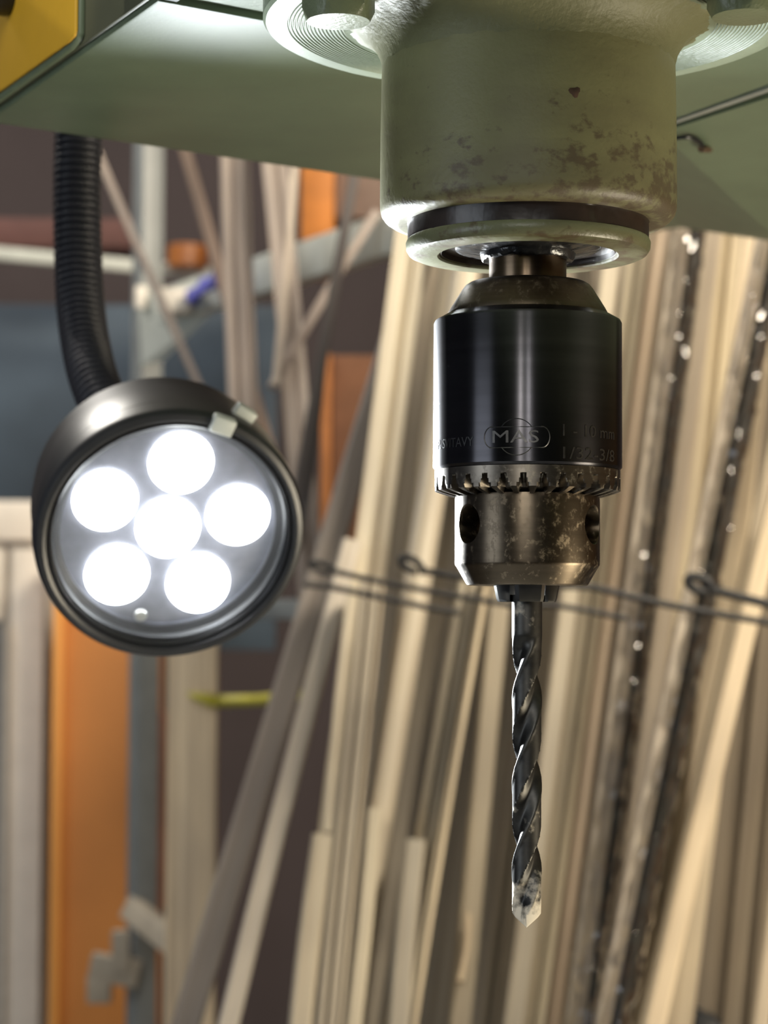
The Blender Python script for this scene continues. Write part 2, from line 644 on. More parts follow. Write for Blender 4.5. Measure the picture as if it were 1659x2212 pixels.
lo = [(-120, 322), (365, -24), (365, -160), (-120, -160)]
low_edge = face_poly(lo, 0.0)
gap = [(-120, 329), (375, -23), (375, -160), (-120, -160)]
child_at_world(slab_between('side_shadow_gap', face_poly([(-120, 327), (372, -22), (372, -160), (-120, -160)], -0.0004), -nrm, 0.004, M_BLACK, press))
child_at_world(slab_between('side_panel', face_poly([(-120, 316), (358, -22), (358, -160), (-120, -160)], 0.0), nrm, 0.0012, M_OLIVE, press, 0.0004))
child_at_world(slab_between('guard_frame', face_poly([(-120, 310), (163, 109), (180, 88), (184, 76), (187, -160), (-120, -160)], 0.0012), nrm, 0.0016, M_CAST, press, 0.0006))
child_at_world(slab_between('guard_plate', face_poly([(-120, 287), (153, 93), (166, 79), (169, 66), (171, -160), (-120, -160)], 0.0028), nrm, 0.0008, M_YELLOW, press, 0.0003))
kc = on_plane(22, -14, lf0 + nrm * 0.0036, nrm)
me = tube_mesh('guard_knob', [kc, kc + nrm * 0.001, kc + nrm * 0.006, kc + nrm * 0.007], [0.0052, 0.0056, 0.0054, 0.0044], 20)
child_at_world(link('guard_knob', me, M_BLACK, press))

# drill table well below the chuck (out of the picture, it throws light back up)
o = link('work_table', box_mesh('work_table', 0.30, 0.28, 0.03, 0.004), simple('scraped_table_steel', (0.16, 0.155, 0.14), 0.5, var=0.2))
o.location = (0.0, 0.03, 1.10 - ZB)
o.parent = press
# ------------------------------------------------------------------ drill chuck
chuck = thing('drill_chuck', 'dark steel keyed drill chuck with toothed ring, stamped lettering and key holes', 'drill chuck', (AX, Y0, zr(1264)))
ZC = zr(1264)


def LC(prof):
    return [(r * PX, zr(y) - ZC) for r, y in prof]


M_BODY = turned_metal('blued_chuck_steel', (0.062, 0.060, 0.066), 0.27, 0.86)
M_BACK = turned_metal('brown_chuck_back_steel', (0.115, 0.090, 0.066), 0.40, 0.4, spots=0.5, spotcol=(0.22, 0.18, 0.13))
M_NOSE = turned_metal('worn_nose_steel', (0.125, 0.100, 0.072), 0.34, 0.6, spots=0.85, spotcol=(0.26, 0.21, 0.15))
M_GEAR = turned_metal('worn_gear_steel', (0.17, 0.15, 0.125), 0.32, 0.3, spots=0.4, spotcol=(0.45, 0.40, 0.32))
M_JAW = simple('hardened_jaw_steel', (0.22, 0.22, 0.21), 0.3, metal=1.0, var=0.2, scale=200)
lathe('chuck_back', LC([(80, 612), (118, 612), (128, 614), (136, 619), (143, 628), (168, 668), (173, 677), (173, 690), (90, 692)]), M_BACK, chuck, 96)
lathe('chuck_body', LC([(90, 688), (168, 681), (178, 682), (194, 691), (201, 695), (204, 701), (204.5, 1000), (204.5, 1011), (202, 1014),
                        (201, 1015.5), (199, 1017), (90, 1019)]), M_BODY, chuck, 128)


def gear():
    nper, T = 30, 16
    rows = [(198, 1016), (200.5, 1018), (200.5, 1034), (200.5, 1037), (200.5, 1045), (200.5, 1054), (200.5, 1062), (190, 1066), (176, 1070), (158, 1075), (120, 1076)]
    vs, fs = [], []
    nseg = nper * T
    for i in range(nseg):
        a = 2 * math.pi * (i + 0.5) / nseg
        u = abs(((i % T) + 0.5) / T - 0.5) * 2        # 0 in the slot's middle, 1 on the tooth
        for k, (r, y) in enumerate(rows):
            if 3 <= k <= 9:
                half = (0.24, 0.30, 0.42, 0.58, 0.62, 0.66, 0.70)[k - 3]
                d = max(0, min(1, (half - u) / 0.16))
                depth = (15, 24, 27, 30, 26, 18, 6)[k - 3]
                r = r - depth * d * (1 if k > 3 else 0.8)
                if k >= 7:
                    y = y - 9 * d
                if k == 3:
                    y = y - 1
            vs.append((r * PX * math.sin(a), -r * PX * math.cos(a), zr(y) - ZC))
    n = len(rows)
    for i in range(nseg):
        j = (i + 1) % nseg
        for k in range(n - 1):
            fs.append((i * n + k, j * n + k, j * n + k + 1, i * n + k + 1))
    fs.append([i * n for i in range(nseg)])
    fs.append([i * n + n - 1 for i in range(nseg)])
    return link('gear_ring', mesh_from('gear_ring', vs, fs), M_GEAR, chuck, 25)


gear()
# nose sleeve with three key holes cut in
nose = lathe('nose_sleeve', LC([(60, 1070), (155, 1072), (156.5, 1080), (156.5, 1218), (155.5, 1222), (153, 1225), (132, 1262), (129, 1264.5), (60, 1264.5)]), M_NOSE, chuck, 128)
dg = bpy.context.evaluated_depsgraph_get
zh = zr(1136) - ZC
cutters = []
for ang in (-58, 62, 182):
    a = R(ang)
    d = Vector((math.sin(a), -math.cos(a), 0))
    cme = tube_mesh('cutter', [d * (95 * PX), d * (150 * PX), d * (154 * PX), d * (175 * PX)], [39 * PX, 39 * PX, 41 * PX, 54 * PX], 40)
    for v in cme.vertices:
        v.co.z += zh
    co = bpy.data.objects.new('cutter', cme)
    C.objects.link(co)
    co.parent = chuck
    cutters.append(co)
    md = nose.modifiers.new('b', 'BOOLEAN')
    md.operation = 'DIFFERENCE'
    md.object = co
    md.solver = 'EXACT'
bpy.context.view_layer.update()
nme = bpy.data.meshes.new_from_object(nose.evaluated_get(dg()))
nose.modifiers.clear()
nose.data = nme
nme.polygons.foreach_set('use_smooth', [True] * len(nme.polygons))
nme.set_sharp_from_angle(angle=R(28))
for co in cutters:
    bpy.data.objects.remove(co)
# jaws


def jaw(ang):
    prof = [(30, -26), (40, -31), (58, -33), (68, -25), (70, 0), (68, 25), (58, 33), (40, 31), (30, 26)]
    vs, fs = [], []
    n = len(prof)
    for y, s in ((1240, 1.05), (1266, 1.0), (1294, 0.92), (1300, 0.88)):
        for r, t in prof:
            q = r if r < 35 else r * s
            a = R(ang)
            x, yy = q * PX, t * PX * (s if y > 1290 else 1)
            vs.append((x * math.sin(a) + yy * math.cos(a), -x * math.cos(a) + yy * math.sin(a), zr(y) - ZC))
    for k in range(3):
        for i in range(n):
            j = (i + 1) % n
            fs.append((k * n + i, k * n + j, (k + 1) * n + j, (k + 1) * n + i))
    fs.append(list(range(n)))
    fs.append([3 * n + i for i in range(n)])
    return link('jaw', mesh_from('jaw', vs, fs), M_JAW, chuck, 25)


for ang in (2, 122, 242):
    jaw(ang)

# stamped lettering on the body
M_STAMP = simple('stamped_edge_steel', (0.10, 0.097, 0.094), 0.42, metal=1.0, var=0.3, scale=500)
M_STAMP_DARK = simple('stamped_groove', (0.012, 0.012, 0.015), 0.5, var=0.2)
RB = 204.5 * PX


def wrap(me, ang, z, off=0.00002):
    for v in me.vertices:
        a = ang + v.co.x / RB
        r = RB + off + v.co.z
        v.co = (r * math.sin(a), -r * math.cos(a), z + v.co.y)


def stamped(text, ang0, ang1, row, hpx, mat, slope=0.0):
    cu = bpy.data.curves.new('stamp', 'FONT')
    cu.body = text
    cu.size = 1
    cu.extrude = 0
    cu.resolution_u = 3
    to = bpy.data.objects.new('stamp', cu)
    C.objects.link(to)
    bpy.context.view_layer.update()
    me = bpy.data.meshes.new_from_object(to.evaluated_get(dg()))
    bpy.data.objects.remove(to)
    xs = [v.co.x for v in me.vertices]
    ys = [v.co.y for v in me.vertices]
    w = (R(ang1) - R(ang0)) * RB
    sx = w / (max(xs) - min(xs))
    sy = hpx * PX / (max(ys) - min(ys))
    for v in me.vertices:
        x = (v.co.x - min(xs)) * sx
        v.co = (x, (v.co.y - min(ys)) * sy - slope * x, 0)
    bm = bmesh.new()
    bm.from_mesh(me)
    bmesh.ops.subdivide_edges(bm, edges=[e for e in bm.edges if e.calc_length() > 0.0005], cuts=2)
    ex = bmesh.ops.extrude_face_region(bm, geom=list(bm.faces))
    for g in ex['geom']:
        if isinstance(g, bmesh.types.BMVert):
            g.co.z += 0.00004
    bm.to_mesh(me)
    bm.free()
    wrap(me, R(ang0), zr(row) - ZC)
    me.materials.clear()
    return link('stamped_lettering', me, mat, chuck, 0)


def zline(a0, z0, a1, z1, nseg=1):
    return [(a0 + (a1 - a0) * i / nseg, z0 + (z1 - z0) * i / nseg) for i in range(nseg + 1)]


def stamped_stroke(pts, mat, w=0.00009):
    """pts: (px from the axis along the arc, row)"""
    q = []
    for x, y in pts:
        a = x * PX / RB
        q.append((RB * math.sin(a), -RB * math.cos(a), zr(y) - ZC))
    return link('stamped_emblem', tube_mesh('stamped_emblem', q, w, 6), mat, chuck)


# rows refer to the axis; the front of the body stands nearer, so letters are set a little lower there
DR = 15
stamped('MAS', -24.5, 3.0, 958 + DR, 26, M_STAMP)
stamped('1 - 10 mm', 17.5, 60, 943 + DR, 25, M_STAMP)
stamped('1/32-3/8', 17.5, 60, 990 + DR, 25, M_STAMP)
stamped('N.P. SVITAVY', -80, -37, 962 + DR, 20, M_STAMP_DARK)
cx, cy, cr = -36, 946 + DR, 38
arc = lambda a0, a1, n=16: [(cx + cr * math.cos(R(a0 + (a1 - a0) * i / n)), cy - cr * math.sin(R(a0 + (a1 - a0) * i / n))) for i in range(n + 1)]
stamped_stroke(arc(34, 146), M_STAMP_DARK)
stamped_stroke(arc(214, 326), M_STAMP)
stamped_stroke([(cx - 58, cy - 21), (cx - 20, cy - 21), (cx + 20, cy - 21), (cx + 58, cy - 21)], M_STAMP_DARK)
stamped_stroke([(cx - 58, cy + 22), (cx - 20, cy + 22), (cx + 20, cy + 22), (cx + 58, cy + 22)], M_STAMP)
for sgn in (-1, 1):
    stamped_stroke([(cx + sgn * (52 + 18 * math.cos(R(t))), cy - 22 * math.sin(R(t))) for t in range(-90, 91, 15)], M_STAMP)

# ------------------------------------------------------------------ twist drill bit
bit = thing('drill_bit', 'dark twist drill bit clamped in the chuck jaws, its tip pale with dust', 'drill bit', (AX, Y0, zr(2004)))
ZD = zr(2004)


def drill_mat():
    m, nt, bs = new_mat('dusty_drill_steel')
    n = noise_tex(nt, 260, 5)
    t = N(nt, 'ShaderNodeTexCoord')
    sep = N(nt, 'ShaderNodeSeparateXYZ')
    nt.links.new(t.outputs['Object'], sep.inputs[0])
    mr = N(nt, 'ShaderNodeMapRange')
    mr.inputs['From Min'].default_value = 0.0
    mr.inputs['From Max'].default_value = 0.012
    mr.inputs['To Min'].default_value = 0.42
    mr.inputs['To Max'].default_value = 0.0
    nt.links.new(sep.outputs['Z'], mr.inputs['Value'])
    ad = N(nt, 'ShaderNodeMath', operation='ADD')
    nt.links.new(mr.outputs[0], ad.inputs[0])
    nt.links.new(n.outputs['Fac'], ad.inputs[1])
    ms = ramp(nt, ad.outputs[0], [(0.62, (0, 0, 0)), (0.80, (1, 1, 1))])
    base = ramp(nt, n.outputs['Fac'], [(0.3, (0.040, 0.040, 0.040)), (0.7, (0.085, 0.082, 0.075))])
    nt.links.new(mix_col(nt, ms.outputs[0], base.outputs[0], (0.62, 0.56, 0.46, 1)), bs.inputs['Base Color'])
    inv_ = N(nt, 'ShaderNodeMath', operation='SUBTRACT')
    inv_.inputs[0].default_value = 1.0
    nt.links.new(ms.outputs[0], inv_.inputs[1])
    nt.links.new(inv_.outputs[0], bs.inputs['Metallic'])
    rg = ramp(nt, ms.outputs[0], [(0, (0.47, 0.47, 0.47)), (1, (0.8, 0.8, 0.8))])
    nt.links.new(rg.outputs[0], bs.inputs['Roughness'])
    return m


def drill():
    RD = 32.5 * PX
    na = 72
    zs_top = zr(1285) - ZD
    z_fl = zr(1378) - ZD
    z_cone = zr(1972) - ZD
    pitch = 366 * PX
    # phase: a land edge crosses the front where the photograph shows it
    ph0 = R(36.7)
    rows = [(zs_top, 0.0), (z_fl + 0.0016, 0.0)]
    nrow = 150
    for i in range(nrow + 1):
        z = z_fl + 0.0008 - (z_fl + 0.0008 - z_cone) * i / nrow
        f = min(1.0, max(0.0, (z_fl + 0.0006 - z) / 0.0028))
        rows.append((z, f))
    vs, fs = [], []

    def rad(phi, f):
        u = (phi % math.pi) / math.pi          # two flutes
        if u < 0.075:
            rr = 1.0                            # margin
        elif u < 0.47:
            rr = 0.955                          # land
        else:
            w = (u - 0.47) / 0.53
            web = 0.50
            rr = 1.0 - (1.0 - web) * (math.sin(math.pi * w ** 0.85) ** 0.9)
        return RD * (1 + (rr - 1) * f)

    for z, f in rows:
        tw = -2 * math.pi * z / pitch + ph0
        for k in range(na):
            a = 2 * math.pi * k / na
            r = rad(a + tw, f)
            vs.append((r * math.sin(a), -r * math.cos(a), z))
    # point: radii shrink to the web while dropping 59 degrees
    base = len(rows) - 1
    tw = -2 * math.pi * rows[-1][0] / pitch + ph0
    cone_rows = [0.75, 0.5, 0.25, 0.1]
    for s in cone_rows:
        for k in range(na):
            a = 2 * math.pi * k / na
            r0 = rad(a + tw, 1.0)
            r = min(r0, RD * s)
            # relief: the lip side reaches lower
            u = ((a + tw) % math.pi) / math.pi
            vs.append((r * math.sin(a), -r * math.cos(a), z_cone * (s ** 1.0) * (0.9 + 0.1 * u)))
    nr = len(rows) + len(cone_rows)
    for i in range(nr - 1):
        for k in range(na):
            l = (k + 1) % na
            fs.append((i * na + k, i * na + l, (i + 1) * na + l, (i + 1) * na + k))
    fs.append(list(range(na)))
    vs.append((0, 0, 0))
    for k in range(na):
        fs.append(((nr - 1) * na + k, (nr - 1) * na + (k + 1) % na, len(vs) - 1))
    return link('fluted_shank', mesh_from('fluted_shank', vs, fs), drill_mat(), bit, 32)


drill()

# ------------------------------------------------------------------ work lamp
LAMP_Y = 0.58
CF = at(371, 1164, LAMP_Y)
view = (EYE - CF).normalized()
rgt = view.cross(Vector((0, 0, 1))).normalized() * -1
if rgt.x < 0:
    rgt = -rgt
upv = rgt.cross(view) * -1
if upv.z < 0:
    upv = -upv
tilt = R(26.5)
ax = (view * math.cos(tilt) + (rgt * 0.323 - upv * 0.946) * math.sin(tilt)).normalized()
lz = ax
lx = (rgt - lz * rgt.dot(lz)).normalized()
ly = lz.cross(lx)
rotm = Matrix((lx, ly, lz)).transposed()
lamp = thing('work_lamp', 'round black machine lamp with six lit white LEDs on a ribbed flexible gooseneck', 'work lamp', CF, rot=rotm.to_euler())
LR = 295.5 / FPX * LAMP_Y            # outer radius


def lamp_lathe(name, prof, mat, **kw):
    return lathe(name, [(r * LR, z * LR) for r, z in prof], mat, lamp, **kw)


lamp_lathe('lamp_bezel', [(0.80, -0.20), (0.80, -0.165), (0.85, -0.14), (0.865, -0.06), (0.885, -0.03), (0.90, -0.05), (0.915, -0.01), (0.94, 0.0), (0.975, -0.01), (0.995, -0.04),
                          (1.0, -0.09), (1.0, -0.22), (0.985, -0.235), (0.80, -0.235)], M_LAMP, cap=False, segs=128)
lamp_lathe('lamp_body', [(0.70, -0.22), (0.965, -0.22), (0.975, -0.23), (0.975, -0.255), (0.96, -0.262), (0.96, -0.272), (0.978, -0.28), (0.972, -0.62), (0.955, -0.66), (0.94, -0.70),
                         (0.935, -0.86), (0.90, -0.92), (0.72, -1.02), (0.40, -1.10), (0.22, -1.12)], M_LAMP, segs=128)
M_PLATE = simple('grey_reflector_plate', (0.20, 0.205, 0.24), 0.35, metal=0.3, var=0.15, scale=200)
lamp_lathe('reflector_plate', [(0.02, -0.215), (0.80, -0.215), (0.81, -0.17), (0.825, -0.17), (0.825, -0.225), (0.02, -0.225)], M_PLATE, segs=96)
# lit lenses
m_led, nt, bs = new_mat('lit_white_led')
em = N(nt, 'ShaderNodeEmission')
em.inputs[0].default_value = (0.93, 0.98, 1.0, 1)
em.inputs[1].default_value = 12.0
nt.links.new(em.outputs[0], nt.nodes['Material Output'].inputs[0])
lens_prof = [(0.235, -0.215), (0.24, -0.20), (0.232, -0.17), (0.20, -0.15), (0.13, -0.135), (0.05, -0.13)]
lens_me = None
for i in range(6):
    ang = None if i == 0 else R(80 + 72 * (i - 1))
    rr_ = 0 if ang is None else 0.525
    if lens_me is None:
        o = lathe('led_lens', [(r * LR, z * LR) for r, z in lens_prof], m_led, lamp, segs=40)
        lens_me = o.data
        led0 = o
    else:
        o = led0.copy()
        C.objects.link(o)
    o.location = (rr_ * LR * math.cos(ang) if ang is not None else 0, rr_ * LR * math.sin(ang) if ang is not None else 0, 0)
    o['label'] = 'lit white LED lens'
    # the beam of this LED
    ld = bpy.data.lights.new('led_beam', 'SPOT')
    ld.energy, ld.color, ld.spot_size, ld.spot_blend, ld.shadow_soft_size = 3.0, (0.90, 0.96, 1.0), R(166), 1.0, 0.004
    lo_ = bpy.data.objects.new('led_beam', ld)
    C.objects.link(lo_)
    lo_.parent = lamp
    lo_.location = (o.location.x, o.location.y, -0.10 * LR)
    lo_.rotation_euler = (R(180), 0, 0)
# clear cover glass: thin pane, reflecting by Fresnel and passing the rest
m_gl, nt, bs = new_mat('thin_cover_glass')
tr = N(nt, 'ShaderNodeBsdfTransparent')
gl = N(nt, 'ShaderNodeBsdfGlossy')
gl.inputs['Roughness'].default_value = 0.03
fr = N(nt, 'ShaderNodeFresnel')
fr.inputs[0].default_value = 1.35
mx = N(nt, 'ShaderNodeMixShader')
nt.links.new(fr.outputs[0], mx.inputs[0])
nt.links.new(tr.outputs[0], mx.inputs[1])
nt.links.new(gl.outputs[0], mx.inputs[2])
nt.links.new(mx.outputs[0], nt.nodes['Material Output'].inputs[0])
lamp_lathe('cover_glass', [(0.02, -0.075), (0.845, -0.075), (0.845, -0.095), (0.02, -0.095)], m_gl, segs=96)
# pale clip on the bezel, screw on the reflector
clip = link('bezel_clip', box_mesh('bezel_clip', 0.17 * LR, 0.13 * LR, 0.10 * LR, 0.0006), simple('pale_plastic_clip', (0.55, 0.58, 0.55), 0.4), lamp)
clip.location = (0.36 * LR, 0.885 * LR, 0.0)
clip.rotation_euler = (0, 0, R(-22))
for nme_, an, rd, s_ in (('bezel_clip', 55, 0.995, 0.8),):
    c2 = clip.copy()
    C.objects.link(c2)
    c2.location = (rd * LR * math.cos(R(an)), rd * LR * math.sin(R(an)), -0.34 * LR)
    c2.rotation_euler = (0, 0, R(an - 90))
sc = lathe('reflector_screw', [(0.0002, 0.0), (0.0014, 0.0), (0.0018, -0.0005), (0.0018, -0.003)], M_SCREW, lamp, segs=20)
sc.location = (-0.20 * LR, -0.72 * LR, -0.19 * LR)

# gooseneck, ribbed
lminv = (Matrix.Translation(CF) @ rotm.to_4x4()).inverted()
rear = CF - lz * (1.08 * LR)
ctrl = [at(168, 205, 0.662), at(169, 300, 0.660), at(167, 380, 0.658), at(167, 460, 0.656), at(169, 560, 0.653), at(174, 660, 0.648), at(186, 750, 0.641),
        at(207, 832, 0.632), at(248, 920, 0.622), at(300, 995, 0.614), rear + lz * 0.004]


def catmull(P, n):
    out = []
    P = [P[0] * 2 - P[1]] + P + [P[-1] * 2 - P[-2]]
    for i in range(1, len(P) - 2):
        for k in range(n):
            t = k / n
            a, b, c, d = P[i - 1], P[i], P[i + 1], P[i + 2]
            out.append(0.5 * ((2 * b) + (c - a) * t + (2 * a - 5 * b + 4 * c - d) * t * t + (3 * b - a - 3 * c + d) * t ** 3))
    out.append(P[-2])
    return out


dense = catmull(ctrl, 40)
acc = [0]
for a, b in zip(dense, dense[1:]):
    acc.append(acc[-1] + (b - a).length)
per, sub = 0.00226, 10
npt = int(acc[-1] / per * sub)
pts, rads = [], []
j = 0
for i in range(npt + 1):
    s = acc[-1] * i / npt
    while j < len(acc) - 2 and acc[j + 1] < s:
        j += 1
    t = (s - acc[j]) / max(1e-9, acc[j + 1] - acc[j])
    pts.append(lminv @ (dense[j].lerp(dense[j + 1], t)))
    rads.append((0.00705, 0.00705, 0.0070, 0.0068, 0.0062, 0.0058, 0.0058, 0.0062, 0.0068, 0.0070)[i % sub])
link('gooseneck', tube_mesh('gooseneck', pts, rads, 28), M_HOSE, lamp, 40)

# ------------------------------------------------------------------ wooden strips in the rack
random.seed(4)


def strip(label, top, bot, w, Y, rgb, thick=0.016, prof='flat', name='wooden_strip', cat='wooden strip', lean=(0.05, -0.03), mat=None, group='wooden strips leaning in the rack'):
    """A long strip of wood between two points of the rack (Y is its distance), face towards the aisle."""
    yt = Y + lean[0] * (1365 - top[1]) / 900
    yb = Y + lean[0] * (1365 - bot[1]) / 900
    p, q = at(top[0], top[1], yt), at(bot[0], bot[1], yb)
    d = (p - q)
    ln = d.length
    zax = d.normalized()
    v = (EYE - (p + q) / 2).normalized()
    xax = v.cross(zax).normalized() * -1
    if xax.x < 0:
        xax = -xax
    yax = zax.cross(xax)
    W = w * Y / FPX / 2
    T = thick
    b = min(0.0016, W * 0.3)
    if prof == 'flat':
        pr = [(-W + b, 0), (W - b, 0), (W, b), (W, T), (-W, T), (-W, b)]
    elif prof == 'round':
        pr = [(-W, T * 0.55), (-W * 0.9, T * 0.25), (-W * 0.6, T * 0.06), (0, 0), (W * 0.6, T * 0.06), (W * 0.9, T * 0.25), (W, T * 0.55), (W, T), (-W, T)]
    elif prof == 'step':
        pr = [(-W, 0), (-W * 0.15, 0), (0, T * 0.35), (W * 0.2, T * 0.35), (W * 0.32, T * 0.12), (W * 0.9, T * 0.12), (W, T * 0.3), (W, T), (-W, T)]
    else:  # grooved
        pr = [(-W, b), (-W + b, 0), (-W * 0.35, 0), (-W * 0.28, T * 0.3), (-W * 0.1, T * 0.3), (-W * 0.03, 0), (W * 0.5, 0), (W * 0.56, T * 0.25), (W * 0.7, T * 0.25), (W * 0.76, 0),
              (W - b, 0), (W, b), (W, T), (-W, T)]
    n = len(pr)
    ns = 9
    vs, fs = [], []
    bow = random.uniform(-0.0015, 0.0015)
    for k in range(ns):
        z = ln * k / (ns - 1)
        o = bow * math.sin(math.pi * k / (ns - 1))
        for x, y in pr:
            vs.append((x + o, y, z))
    for k in range(ns - 1):
        for i in range(n):
            j = (i + 1) % n
            fs.append((k * n + i, k * n + j, (k + 1) * n + j, (k + 1) * n + i))
    fs.append(list(range(n))[::-1])
    fs.append([(ns - 1) * n + i for i in range(n)])
    # yax must point away from the camera
    if yax.dot(v) > 0:
        yax = -yax
    o = link(name, mesh_from(name, vs, fs), mat or wood(rgb), None, 25)
    mw = Matrix((xax, yax, zax)).transposed().to_4x4()
    mw.translation = q
    o.matrix_world = mw
    tag(o, label, cat, group)
    return o


LY = [1.045, 1.068, 1.091, 1.114, 1.137, 1.160, 1.19]
G = lambda y: 921 - 0.1265 * (y - 602)
strips = [
    # label, top, bottom, width, layer, colour, profile
    ('slanting greyish strip whose edge borders the gap beside the lamp', (930, 480), (346, 2400), 60, 3, (150, 138, 128), 'flat'),
    ('pale narrow strip slanting steeply down past the dark gap below the lamp', (762, 1165), (452, 2390), 42, 1, (205, 194, 176), 'flat'),
    ('broad cream strip at the edge of the rack, just beside the flange', (G(180) - 42, 180), (G(2400) - 42, 2400), 76, 2, (214, 202, 172), 'step'),
    ('very thin pale lath standing in front of the dark gap below the lamp', (760, 1255), (706, 1796), 16, 0, (205, 193, 165), 'flat'),
    ('short flat strip with a square sawn top below the lamp, beside the dark gap', (700, 1801), (634, 2400), 48, 0, (198, 184, 154), 'flat'),
    ('medium beige strip running up to the lowest short wire prong', (806, 1245), (693, 2400), 56, 0, (186, 172, 146), 'groove'),
    ('cream strip half hidden behind the edge of the chuck body', (G(180) + 46, 180), (G(2400) + 46, 2400), 50, 3, (204, 192, 165), 'flat'),
    ('light strip passing under the free end of the short wire prong', (1070, 180), (716, 2400), 60, 1, (206, 194, 168), 'round'),
    ('short pale strip with its rounded top end low in the rack', (811, 1745), (742, 2400), 32, 0, (206, 192, 158), 'flat'),
    ('shaded narrow strip set back between two light ones', (1110, 250), (768, 2400), 36, 4, (160, 150, 132), 'flat'),
    ('cool grey narrow strip ending in a dark slot', (1118, 300), (806, 2400), 26, 2, (176, 170, 160), 'flat'),
    ('broad light strip just beside the drill shank', (1203, 180), (825, 2400), 52, 1, (198, 184, 152), 'groove'),
    ('thin pale strip added as the edge highlight of the broad light strip by the drill', (1060, 1215), (868, 2400), 11, 0, (214, 192, 148), 'flat'),  # highlight on the neighbour's bevel, made as a pale strip of its own
    ('short plank with a flat top end low in the rack', (897, 1812), (852, 2400), 44, 0, (172, 162, 140), 'flat'),
    ('dull beige strip directly behind the drill shank', (1190, 180), (977, 2400), 46, 2, (176, 164, 138), 'flat'),
    ('tiny pale offcut wedged in the dark gap low beside the drill tip', (1012, 1972), (994, 2118), 12, 1, (206, 184, 146), 'flat'),
    ('brownish strip seen behind the drill flutes', (1306, 180), (1036, 2400), 48, 3, (176, 164, 140), 'groove'),
    ('pale strip running from the chuck shoulder down past the drill flutes', (1366, 180), (1086, 2400), 42, 1, (202, 188, 158), 'flat'),
    ('light stepped strip just clear of the chuck nose, next to the pinkish one', (1424, 180), (1125, 2400), 47, 2, (210, 196, 160), 'step'),
    ('pinkish strip next to the plastic wrapped bundle', (1472, 180), (1169, 2400), 36, 3, (196, 172, 142), 'round'),
    ('tan strip with a dark screw head, half behind the film wrapped bundle', (1520, 180), (1224, 2400), 40, 3, (176, 158, 130), 'flat'),
    ('brown grained strip between the two dark wrapped rods', (1580, 180), (1295, 2400), 42, 2, (172, 154, 126), 'flat'),
    ('wide olive beige board between the two dark rods', (1600, 180), (1378, 2400), 74, 3, (192, 174, 132), 'step'),
    ('wide pale board behind the outer dark rod', (1682, 180), (1424, 2400), 92, 4, (206, 186, 148), 'flat'),
    ('beige strip squeezed between the outer dark rod and the bright strip', (1745, 640), (1355, 2400), 38, 2, (186, 170, 136), 'flat'),
    ('brightest cream strip slanting from the wire eye to the lower frame edge', (1700, 1000), (1374, 2400), 44, 0, (232, 208, 164), 'flat'),
    ('broad brown grained board below the wire eyes', (1700, 700), (1546, 2400), 132, 5, (116, 101, 76), 'groove'),
    ('pale strip entering at the lower corner beside the broad brown board', (1735, 1400), (1622, 2400), 34, 0, (206, 186, 150), 'flat'),
]
BASE_Y = 2400
for lab, tp, bt, w, ly_, col, pf in strips:
    o = strip(lab, tp, bt, w, LY[ly_], col, prof=pf)
    if 'screw head' in lab:
        bpy.context.view_layer.update()
        y_ = LY[ly_] + 0.05 * (1365 - 1227) / 900
        p_ = at(1364, 1227, y_)
        me = tube_mesh('screw_head', [p_ + Vector((0, -0.0012, 0)), p_ + Vector((0, -0.0008, 0)), p_ + Vector((0, 0.004, 0))], [0.0014, 0.0020, 0.0020], 16)
        sh = link('screw_head', me, M_WIRE, o)
        sh.matrix_parent_inverse = o.matrix_world.inverted()

# backing sheet behind the strips
strip('plain dark plywood sheet leaning behind all the strips', (1390, 150), (1110, 2400), 880, 1.235, (158, 144, 120), thick=0.012, name='plywood_sheet', cat='plywood', group=None)

# two dark rods wrapped in clear film
m_film, nt, bs = new_mat('crinkled_clear_film')
tr = N(nt, 'ShaderNodeBsdfTransparent')
tr.inputs[0].default_value = (0.88, 0.87, 0.85, 1)
gl = N(nt, 'ShaderNodeBsdfGlossy')
gl.inputs['Roughness'].default_value = 0.10
lw = N(nt, 'ShaderNodeLayerWeight')
lw.inputs[0].default_value = 0.45
mx = N(nt, 'ShaderNodeMixShader')
nt.links.new(lw.outputs['Facing'], mx.inputs[0])
nt.links.new(tr.outputs[0], mx.inputs[1])
nt.links.new(gl.outputs[0], mx.inputs[2])
nt.links.new(mx.outputs[0], nt.nodes['Material Output'].inputs[0])
M_ROD = simple('dark_brown_rod', (0.028, 0.024, 0.020), 0.5, var=0.3, scale=40)
M_ROD_LIGHT = wood((176, 160, 138))


